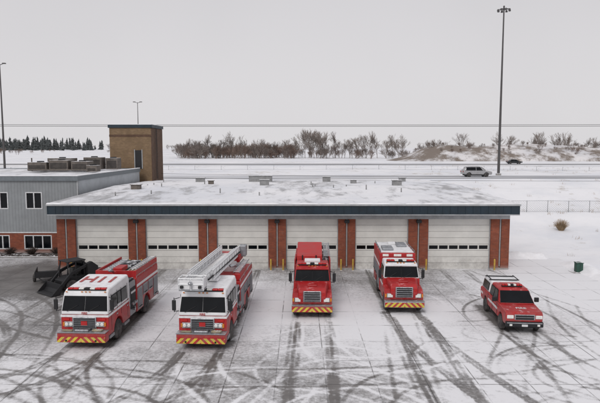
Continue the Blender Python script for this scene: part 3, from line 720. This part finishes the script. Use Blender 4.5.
def pickup(name,loc,rz):
    E=empty(name,loc,rz); hw=.98
    low=[(.08,.5),(.02,.75),(.06,1.08),(.22,1.16),(1.5,1.24),(5.75,1.24),(5.8,.55)]+arch(4.55,.4,.5,.5,8)+arch(1.05,.4,.5,.5,8)
    shell('lower_body',[(y,z,hw-(.06 if y<.1 else 0)) for y,z in low],RED,E,.08)
    up=[(1.4,1.243,.93),(2.15,1.84,.80),(2.4,1.90,.76),(3.75,1.90,.76),(3.85,1.243,.93)]
    shell('cab_upper',up,RED,E,.07)
    cap=[(3.9,1.243,.93),(3.9,1.88,.80),(5.55,1.88,.80),(5.75,1.243,.93)]
    shell('bed_canopy',cap,WHITE,E,.06)
    quad('windshield',[(-.86,1.47,1.29),(.86,1.47,1.29),(.74,2.1,1.79),(-.74,2.1,1.79)],GLASS,E,.02,BLACK,.03)
    bars('wipers',[((-.6,1.44,1.3),(-.1,1.62,1.42)),((.05,1.44,1.3),(.55,1.62,1.42))],.012,BLACK,E)
    for s in (-1,1):
        sidequad('front_window',s,.918,1.9,2.75,1.3,1.76,GLASS,E,x2=.815,y0t=2.25,off=.02)
        sidequad('rear_window',s,.918,2.85,3.65,1.3,1.76,GLASS,E,x2=.815,off=.02)
        sidequad('canopy_window',s,.918,4.1,5.4,1.32,1.74,GLASS,E,x2=.83,off=.02)
        wheel('front_wheel',s*.88,1.05,.4,.26,E,ALU); wheel('rear_wheel',s*.88,4.55,.4,.26,E,ALU)
        box('headlamp',s*.72-.17,s*.72+.17,-.01,.06,.84,1.02,LAMP,E,.03)
        box('fog_lamp',s*.7-.07,s*.7+.07,-.075,-.045,.48,.58,LAMP,E,.02)
        box('mirror',s*1.12-.12,s*1.12+.12,1.75,1.87,1.28,1.52,BLACK,E,.03)
        X=sorted((s*.983,s*.995)); boxes('side_stripe',[(X[0],X[1],1.7,3.85,.86,.98),(X[0],X[1],5.15,5.6,.86,.98)],WHITE,E)
        boxes('door_handles',[(X[0],X[1]+.02,2.55,2.7,1.1,1.14),(X[0],X[1]+.02,3.5,3.65,1.1,1.14)],CHROME,E)
        boxes('door_seams',[(X[0]-.005,X[0]+.008,y,y+.02,.6,1.23) for y in (1.75,2.8,3.8)],BLACK,E)
    box('grille',-.52,.52,-.02,.05,.78,1.06,CHROME,E,.03); boxes('grille_dark',[(-.46,.46,-.028,-.022,.81,.91),(-.46,.46,-.028,-.022,.935,1.03)],BLACK,E)
    box('bumper',-.95,.95,-.05,.15,.42,.7,BLACK,E,.05); box('bumper_top',-.9,.9,-.055,.1,.6,.66,CHROME,E,.02); box('licence_plate',-.15,.15,-.066,-.058,.46,.57,WHITE,E)
    lightbar(E,2.5,1.91,.55,.22)
    boxes('canopy_rack',[(-.85,.85,4.2,4.26,1.9,1.95),(-.85,.85,5.2,5.26,1.9,1.95),(-.78,-.74,4.2,5.26,1.953,1.99),(.74,.78,4.2,5.26,1.953,1.99)],BLACK,E)
    text('hood_marking','FIRE',.3,(0,.75,1.203),(R(3.6),0,0),WHITE,E)
    box('undercarriage',-.7,.7,.3,5.6,.3,.52,BLACK,E)
    boxes('tail_lights',[(-.97,-.82,5.79,5.82,.85,1.15),(.82,.97,5.79,5.82,.85,1.15)],REDL,E)
    return E
pk=pickup('pickup_truck',(12.22,29.7,.03),R(-5.0)); pk.scale=(1.05,1.0,1.08)

def car(name,loc,rz,mat,kind='suv'):
    E=empty(name,loc,rz); h=1.72 if kind=='suv' else 1.42; b=1.02 if kind=='suv' else .88
    low=[(.05,.4),(0,.7),(.12,b-.12),(1.1,b),(4.6,b),(4.72,.5)]+arch(3.75,.34,.4,.38,8)+arch(.95,.34,.4,.38,8)
    shell('body',[(y,z,.9) for y,z in low],mat,E,.08)
    if kind=='suv': up=[(1.0,b+.003,.82),(1.85,h-.06,.66),(2.2,h,.64),(4.0,h-.04,.64),(4.55,b+.003,.82)]
    else: up=[(1.15,b+.003,.8),(1.9,h-.04,.6),(2.3,h,.58),(3.2,h,.58),(4.1,b+.003,.8)]
    shell('greenhouse',up,mat,E,.08)
    ye=4.15 if kind=='suv' else 3.6
    t0=.8 if kind=='suv' else .78; t1=.69 if kind=='suv' else .64
    for s in (-1,1):
        sidequad('side_glass_front',s,t0,1.55,2.55,b+.06,h-.14,GLASS,E,x2=t1,y0t=1.95,off=.02,fw=.02)
        sidequad('side_glass_rear',s,t0,2.65,ye,b+.06,h-.14,GLASS,E,x2=t1,off=.02,fw=.02)
        for y in (.95,3.75): wheel('wheel',s*.82,y,.34,.22,E,ALU)
        box('headlamp',s*.65-.16,s*.65+.16,-.01,.08,.68,.82,LAMP,E,.02); box('tail_lamp',s*.75-.1,s*.75+.1,4.66,4.73,.8,.98,REDL,E,.02)
    yy=1.06 if kind=='suv' else 1.2
    quad('windshield',[(-.74,yy,b+.05),(.74,yy,b+.05),(.6,yy+.62,h-.14),(-.6,yy+.62,h-.14)],GLASS,E,.03)
    box('lower_sill',-.88,.88,.6,4.3,.22,.42,BLACK,E)
    return E
sv=car('suv',(33.5,98.5,hz(33,98.5)+.06),R(90),SILVER); sv.scale=(1.08,1.08,1.08)
car('sedan_car',(69.5,176,hz(68,176)+.13),R(90),DARKCAR,'sedan')

# ------------------------------------------------------------------ skid steer
def skid(loc,rz):
    E=empty('skid_steer_loader',loc,rz)
    for s in (-1,1):
        for y in (.95,2.15): wheel('wheel',s*.78,y,.43,.32,E,YELLOW)
        prism('lift_tower',[(2.2,.9),(2.1,1.9),(2.45,2.0),(2.95,1.6),(2.9,.7)],min(s*.62,s*.92),max(s*.62,s*.92),BLACK,E,.03)
        prism('lift_arm',[(2.4,1.75),(2.4,1.95),(.9,1.45),(.2,.75),(-.05,.3),(.12,.25),(.4,.65),(1.0,1.25)],min(s*.66,s*.8),max(s*.66,s*.8),BLACK,E,.02)
    prism('chassis',[(.45,.35),(.4,.85),(1.,1.05),(2.9,1.05),(3.0,.5),(2.7,.32)],-.6,.6,BLACK,E,.04)
    prism('engine_hood',[(2.1,1.053),(2.15,1.75),(2.9,1.55),(3.0,1.053)],-.6,.6,BLACK,E,.05)
    bars('cab_frame',[((s*.55,.7,1.0),(s*.55,.85,2.1)) for s in (-1,1)]+[((s*.55,2.05,1.0),(s*.55,2.05,2.1)) for s in (-1,1)]+[((s*.55,1.4,1.0),(s*.55,1.4,2.1)) for s in (-1,1)],.045,BLACK,E)
    box('cab_roof',-.62,.62,.75,2.15,2.1,2.18,BLACK,E,.03)
    box('seat',-.25,.25,1.3,1.8,1.06,1.6,simple('seat_vinyl',(.04,.04,.04)),E,.05)
    quad('rear_glass',[(.5,2.0,1.1),(-.5,2.0,1.1),(-.5,2.0,2.05),(.5,2.0,2.05)],GLASS,E)
    prism('bucket',[(-.75,.05),(-.7,.1),(-.2,.14),(-.02,.35),(.0,.75),(.05,.75),(.05,.3),(-.1,.02)],-1.0,1.0,BLACK,E,.01)
    for s in (-1,1): prism('bucket_side',[(-.72,.06),(0,.75),(.04,.3),(-.1,.03)],min(s*.98,s*1.01),max(s*.98,s*1.01),BLACK,E,.005)
skid((-17.3,38.6,.03),R(-38))
E=empty('snow_plow_blade',(-15.9,43.4,.03),R(8))
prof=[(0,.0),(-.1,.25),(-.08,.55),(.08,.8),(.13,.8),(-.02,.5),(-.03,.25),(.06,.0)]
prism('blade',prof,-1.3,1.3,BLACK,E,.01); bars('push_frame',[((-.6,.05,.3),(-.3,1.0,.3)),((.6,.05,.3),(.3,1.0,.3)),((-.3,1,.3),(.3,1,.3))],.06,BLACK,E)
E=empty('utility_trailer',(-19.0,41.2,.03),R(20))
box('deck',-.8,.8,0,2.2,.5,.58,BLACK,E,.02); boxes('sides',[(-.8,-.76,0,2.2,.583,.95),(.76,.8,0,2.2,.583,.95),(-.757,.757,0,.04,.583,.95)],BLACK,E)
for s in (-1,1): wheel('wheel',s*.92,1.2,.3,.2,E,ALU)
bars('tow_bar',[((-.5,0,.5),(0,-1.1,.45)),((.5,0,.5),(0,-1.1,.45))],.04,BLACK,E)
E=empty('planting_bed')
grid('mulch',np.linspace(-40,-21.7,60),np.linspace(51.6,53.8,10),lambda X,Y:.06+.25*fbm(X*1.2,Y*1.2)*np.sin(np.pi*np.clip((Y-51.6)/2.2,0,1)),DARKSOIL,parent=E)
boxes('kerb',[(-40,-21.7,51.35,51.55,0,.14)],CONCRETE,E,.02)
def shrub(name,x,y,z,r,h,mat,n=260):
    S_=[]
    for k in range(n):
        a=random.uniform(0,6.283); q=random.uniform(0,1)**.6; t=random.uniform(.5,1)
        b=Vector((x+math.cos(a)*q*r*.25,y+math.sin(a)*q*r*.25,z)); e=Vector((x+math.cos(a)*q*r,y+math.sin(a)*q*r,z+h*t*(1-.35*q*q)))
        m=(b+e)/2+Vector((0,0,.1*h)); S_+= [(b,m,.012,.01),(m,e,.01,.006)]
    return bars(name,S_,.01,mat,None,3)
DSH=simple('dark_shrub_twigs',(.07,.05,.04),.95)
for x in (-38,-35,-31.5,-29.4,-27.6,-25.6,-23.2,-22.2): shrub('bare_shrub',x,52.7,.1,.7,.8,DSH,220)

# ------------------------------------------------------------------ right side items
E=empty('utility_box',(22.9,45.3,hz(22.7,45.3)))
box('pad',-.6,.6,-.5,.5,-.3,.08,CONCRETE,E,.02); box('cabinet',-.26,.26,-.25,.25,.083,.82,DKGREEN,E,.03); boxes('door_seam',[(-.01,.01,-.256,-.252,.12,.78)],BLACK,E); box('lid',-.3,.3,-.29,.29,.823,.88,DKGREEN,E,.02)
shrub('dry_bush',30.6,65,hz(30.6,65),.95,1.5,TAN,420)
# grass tips poking through the snow : one object
S_=[]
for k in range(260):
    if k%3==0: x=random.uniform(18.5,76); y=72+random.gauss(0,.35)
    else: x=random.uniform(25,75); y=random.choice((random.uniform(48,90),random.uniform(106,160)))
    z=hz(x,y); 
    for q in range(7):
        a=random.uniform(0,6.28); h=random.uniform(.12,.4); x1=x+random.gauss(0,.18); y1=y+random.gauss(0,.18)
        S_.append(((x1,y1,z-.05),(x1+.12*math.cos(a),y1+.12*math.sin(a),z+h),.012,.004))
bars('dry_grass',S_,.01,TAN,None,3)
def fence(name,p0,p1,h,n,mesh=.22):
    E=empty(name); p0=Vector(p0);p1=Vector(p1); S_=[];W_=[]
    L=(p1-p0).length
    def P(t,z): 
        q=p0.lerp(p1,t); return Vector((q.x,q.y,hz(q.x,q.y)+z))
    for k in range(n+1): S_.append((P(k/n,-.2),P(k/n,h),.03))
    for k in range(n): S_+= [(P(k/n,h-.03),P((k+1)/n,h-.03),.018),(P(k/n,.08),P((k+1)/n,.08),.012)]
    m=int(L/mesh); dt=h/L
    for k in range(m):
        t=k/m
        if t+dt<=1: W_+= [(P(t,.08),P(t+dt,h-.03)),(P(t,h-.03),P(t+dt,.08))]
    bars('posts_and_rails',S_,.03,STEEL,E,6); bars('chain_link',W_,.006,STEEL,E,3)
fence('chain_link_fence',(17.7,52,0),(19.6,52,0),1.8,1)
fence('chain_link_fence',(19.6,52,0),(19.6,60,0),1.8,3)
fence('chain_link_fence',(18.5,72,0),(78,72,0),1.5,22,.3)
def windrow(name,x0,x1,y0,y1,h,vert):
    if vert: xs_=np.linspace(x0,x1,24); ys_=np.linspace(y0,y1,160)
    else: xs_=np.linspace(x0,x1,160); ys_=np.linspace(y0,y1,24)
    def f(X,Y):
        t=((X-x0)/(x1-x0)) if vert else ((Y-y0)/(y1-y0))
        u=((Y-y0)/(y1-y0)) if vert else ((X-x0)/(x1-x0))
        return HT(X,Y)-.06+h*np.sin(np.pi*t)**1.2*(.25+1.3*fbm(X*.6,Y*.6,5))*np.clip(np.sin(np.pi*u)*4,0,1)
    grid(name,xs_,ys_,f,SNOWM)
windrow('snow_bank',22.6,25.4,14,50,.6,True)
windrow('snow_bank',18.2,23,50.4,53,.6,False)

# ------------------------------------------------------------------ lamps, masts, wires
def mast(name,x,y,h,r,heads,ring):
    z=hz(x,y); E=empty(name,(x,y,z))
    lathe('pole',[(-.5,r*1.0),(h*.33,r*.8),(h*.66,r*.62),(h,r*.45)],(0,0,0),'z',POLE,E,14)
    lathe('base',[(-.3,r*1.9),(.35,r*1.9),(.4,r*1.05)],(0,0,0),'z',CONCRETE,E,14)
    if heads>2:
        S_=[];rg=ring
        for k in range(24):
            a=2*math.pi*k/24;b=2*math.pi*(k+1)/24; S_.append(((rg*.6*math.cos(a),rg*.6*math.sin(a),h-.3),(rg*.6*math.cos(b),rg*.6*math.sin(b),h-.3)))
        for k in range(heads):
            a=2*math.pi*k/heads; S_.append(((0,0,h-.2),(rg*math.cos(a),rg*math.sin(a),h-.35)))
        bars('head_ring',S_,.05,POLE,E)
        for k in range(heads):
            a=2*math.pi*k/heads; lathe('luminaire',[(-.26,.2),(-.12,.22),(.08,.14),(.1,.001)],(rg*math.cos(a),rg*math.sin(a),h-.4),'z',POLE,E,12)
        lathe('mast_cap',[(0,.16),(.3,.14),(.35,.001)],(0,0,h),'z',POLE,E,12)
    else:
        for s in ((-1,1) if heads==2 else (-1,)):
            bars('arm',[((0,0,h-.1),(s*ring,0,h+.15))],.06,POLE,E)
            boxes('luminaire',[(min(s*ring*.7,s*ring*1.5),max(s*ring*.7,s*ring*1.5),-.2,.2,h+.08,h+.26)],POLE,E,.05)
    return E
mast('high_mast_light',37.2,105,30.6,.26,8,1.05)
mast('street_lamp',-51.6,98,19.4,.2,2,.7)
mast('street_lamp',-43,150,17,.16,2,.8)
def line(name,y,zs,x0,x1,sag,r,poleh,ends=(0,1)):
    E=empty(name)
    for q in ends:
        x=(x0,x1)[q]
        bars('utility_pole',[((x,y,hz(x,y)-.5),(x,y,hz(x,y)+poleh),.2,.14)],.2,WOOD,E,10)
        bars('crossarm',[((x,y-1.1,max(zs)),(x,y+1.1,max(zs)))],.08,WOOD,E)
    for i,z in enumerate(zs):
        S_=[];n=40; yo=y+(i-len(zs)/2)*.5
        for k in range(n):
            a=k/n;b=(k+1)/n; S_.append(((x0+(x1-x0)*a,yo,z-4*sag*a*(1-a)),(x0+(x1-x0)*b,yo,z-4*sag*b*(1-b))))
        bars('wire',S_,r,BLACK,E,4)
line('power_line',110,(15.0,14.75),-150,150,.35,.05,10.5)
line('service_wire',81.5,(6.5,5.9),-20.1,110,.5,.025,2.6,(1,))

# ------------------------------------------------------------------ distant vegetation
def tree_mesh(name,seed,h,mat,spread=.5,dense=4,tw=.05,multi=1,levels=4):
    rnd=random.Random(seed); S_=[]
    def grow(p,d,L,r,lv):
        n=3; q=p
        for k in range(n):
            d=(d+Vector((rnd.gauss(0,.10),rnd.gauss(0,.10),rnd.gauss(.02,.06)))).normalized()
            q2=q+d*(L/n); ra=r*(1-k/n*.5); rb_=r*(1-(k+1)/n*.5)
            S_.append((q,q2,max(ra,tw),max(rb_,tw))); q=q2
            if lv>0:
                for _ in range(dense if k==n-1 else max(1,dense-2)):
                    a=rnd.uniform(0,6.283); t=spread*rnd.uniform(.6,1.35)
                    u=d.orthogonal().normalized(); w_=d.cross(u)
                    nd=(d*math.cos(t)+(u*math.cos(a)+w_*math.sin(a))*math.sin(t)).normalized()
                    nd=(nd+Vector((0,0,.12))).normalized()
                    grow(q,nd,L*rnd.uniform(.5,.78),rb_*.6,lv-1)
    for m in range(multi):
        ang=rnd.uniform(0,6.28); off=0 if multi==1 else rnd.uniform(.3,1.2)
        d=Vector((math.cos(ang)*.25*(multi>1),math.sin(ang)*.25*(multi>1),1)).normalized()
        grow(Vector((math.cos(ang)*off,math.sin(ang)*off,-.3)),d,h*.42,h*.014,levels)
    o=bars(name,S_,.05,mat,None,3); me=o.data; bpy.data.objects.remove(o); return me
tall=[tree_mesh('bare_tree_m%d'%i,i,12,HAZY_BARK,.42,3,.024,1,4) for i in range(4)]
brush=[tree_mesh('brush_m%d'%i,20+i,6.5,HAZY_BARK2 if i%2 else HAZY_BARK,.55,3,.022,5,3) for i in range(4)]
far=[tree_mesh('far_m%d'%i,40+i,6.5,HAZY_BARKF,.55,2,.08,3,2) for i in range(2)]
TL=empty('distant_tree_line'); rnd=random.Random(5)
def inst(me,x,y,s,par,zs=None):
    o=bpy.data.objects.new('tree',me); o.location=(x,y,hz(x,y)); o.rotation_euler=(0,0,rnd.uniform(0,6.28)); o.scale=(s*rnd.uniform(.85,1.2),s*rnd.uniform(.85,1.2),(zs or s)*rnd.uniform(.8,1.15)); o.parent=par; COL.objects.link(o); return o
def px(p,y): return (p-300)*y/560.
for k in range(120):
    p=rnd.uniform(178,296); y=rnd.uniform(272,310); inst(rnd.choice(brush),px(p,y),y,rnd.uniform(.7,1.3),TL)
for p in (186,196,205,219,233,246,262,275,288): inst(rnd.choice(tall),px(p,292),292,rnd.uniform(.75,1.0),TL)
for p in (299,305,311,317,322,327,314,309,320): y=rnd.uniform(275,290); inst(rnd.choice(tall),px(p,y),y,rnd.uniform(1.0,1.3),TL)
for k in range(24):
    p=rnd.uniform(290,400); y=rnd.uniform(272,310); inst(rnd.choice(brush),px(p,y),y,rnd.uniform(.5,1.1),TL)
for p in (336,345,352,366,372,378,384,350,392,360): inst(rnd.choice(tall),px(p,285),285+rnd.uniform(-8,8),rnd.uniform(.8,1.05),TL)
for k in range(36):
    p=rnd.uniform(395,640); y=rnd.uniform(285,330); inst(rnd.choice(tall),px(p,y),y,rnd.uniform(.6,1.15),TL)
for k in range(40):
    p=rnd.uniform(395,660); y=rnd.uniform(268,300); inst(rnd.choice(brush),px(p,y),y,rnd.uniform(.4,.9),TL)
for k in range(40):
    p=rnd.uniform(-150,180); y=rnd.uniform(420,600); inst(rnd.choice(brush),px(p,y),y,rnd.uniform(.4,.8),TL)
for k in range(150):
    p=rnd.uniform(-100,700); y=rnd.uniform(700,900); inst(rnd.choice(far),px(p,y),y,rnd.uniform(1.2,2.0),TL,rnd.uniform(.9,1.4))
def conifer(seed):
    r=random.Random(seed); V=[];F=[]; n=9
    for k in range(13):
        z=.5+k*.85; rad=2.9*(1-k/13.5)**.8*r.uniform(.7,1.2); ox=r.uniform(-.35,.35)
        tip=len(V); V.append((ox,r.uniform(-.3,.3),z+1.6))
        for q in range(n*2):
            a=math.pi*q/n; rr=rad*(1 if q%2 else .5)*r.uniform(.55,1.3); V.append((ox+rr*math.cos(a),rr*math.sin(a),z+r.uniform(-.5,.35)))
        for q in range(n*2): F.append((tip,tip+1+q,tip+1+(q+1)%(2*n)))
    me=bpy.data.meshes.new('conifer_m'); me.from_pydata(V,[],F); me.materials.append(HAZY_CONIF); return me
cm=[conifer(i) for i in range(5)]
CR=empty('distant_conifer_row')
for k in range(190):
    p=rnd.choice((rnd.uniform(-60,60),rnd.uniform(0,104))); y=rnd.uniform(640,760); inst(rnd.choice(cm),px(p,y),y,rnd.uniform(.6,1.35),CR)
def bermz(X,Y):
    u=np.clip((Y-218)/38.,0,1); e=sst((X-36)/22.)*sst((260-X)/30.)
    return HT(X,Y)-.1+e*np.sin(np.pi*u)**.8*(3.6+4.2*fbm(X*.04,Y*.04)+1.6*fbm(X*.25,Y*.25))
grid('snowy_earth_berm',np.linspace(34,262,230),np.linspace(218,256,40),bermz,BERMM)
BB=empty('berm_scrub')
for k in range(110):
    x=rnd.uniform(45,200);y=rnd.uniform(222,246); o=inst(rnd.choice(brush),x,y,rnd.uniform(.12,.4),BB); o.location.z=float(bermz(np.array(x),np.array(y)))-.1
fence('verge_fence',(-120,128,0),(120,128,0),1.0,40,6.)

# ------------------------------------------------------------------ camera
cam=bpy.data.cameras.new('camera'); co=bpy.data.objects.new('camera',cam); COL.objects.link(co)
co.location=(0,0,10.2); co.rotation_euler=(R(90-5.46),0,0)
cam.sensor_width=36; cam.lens=36*560/600.; cam.clip_end=20000; cam.clip_start=.5
scene.camera=co
scene.view_settings.view_transform='Standard'; scene.view_settings.look='None'; scene.view_settings.exposure=0
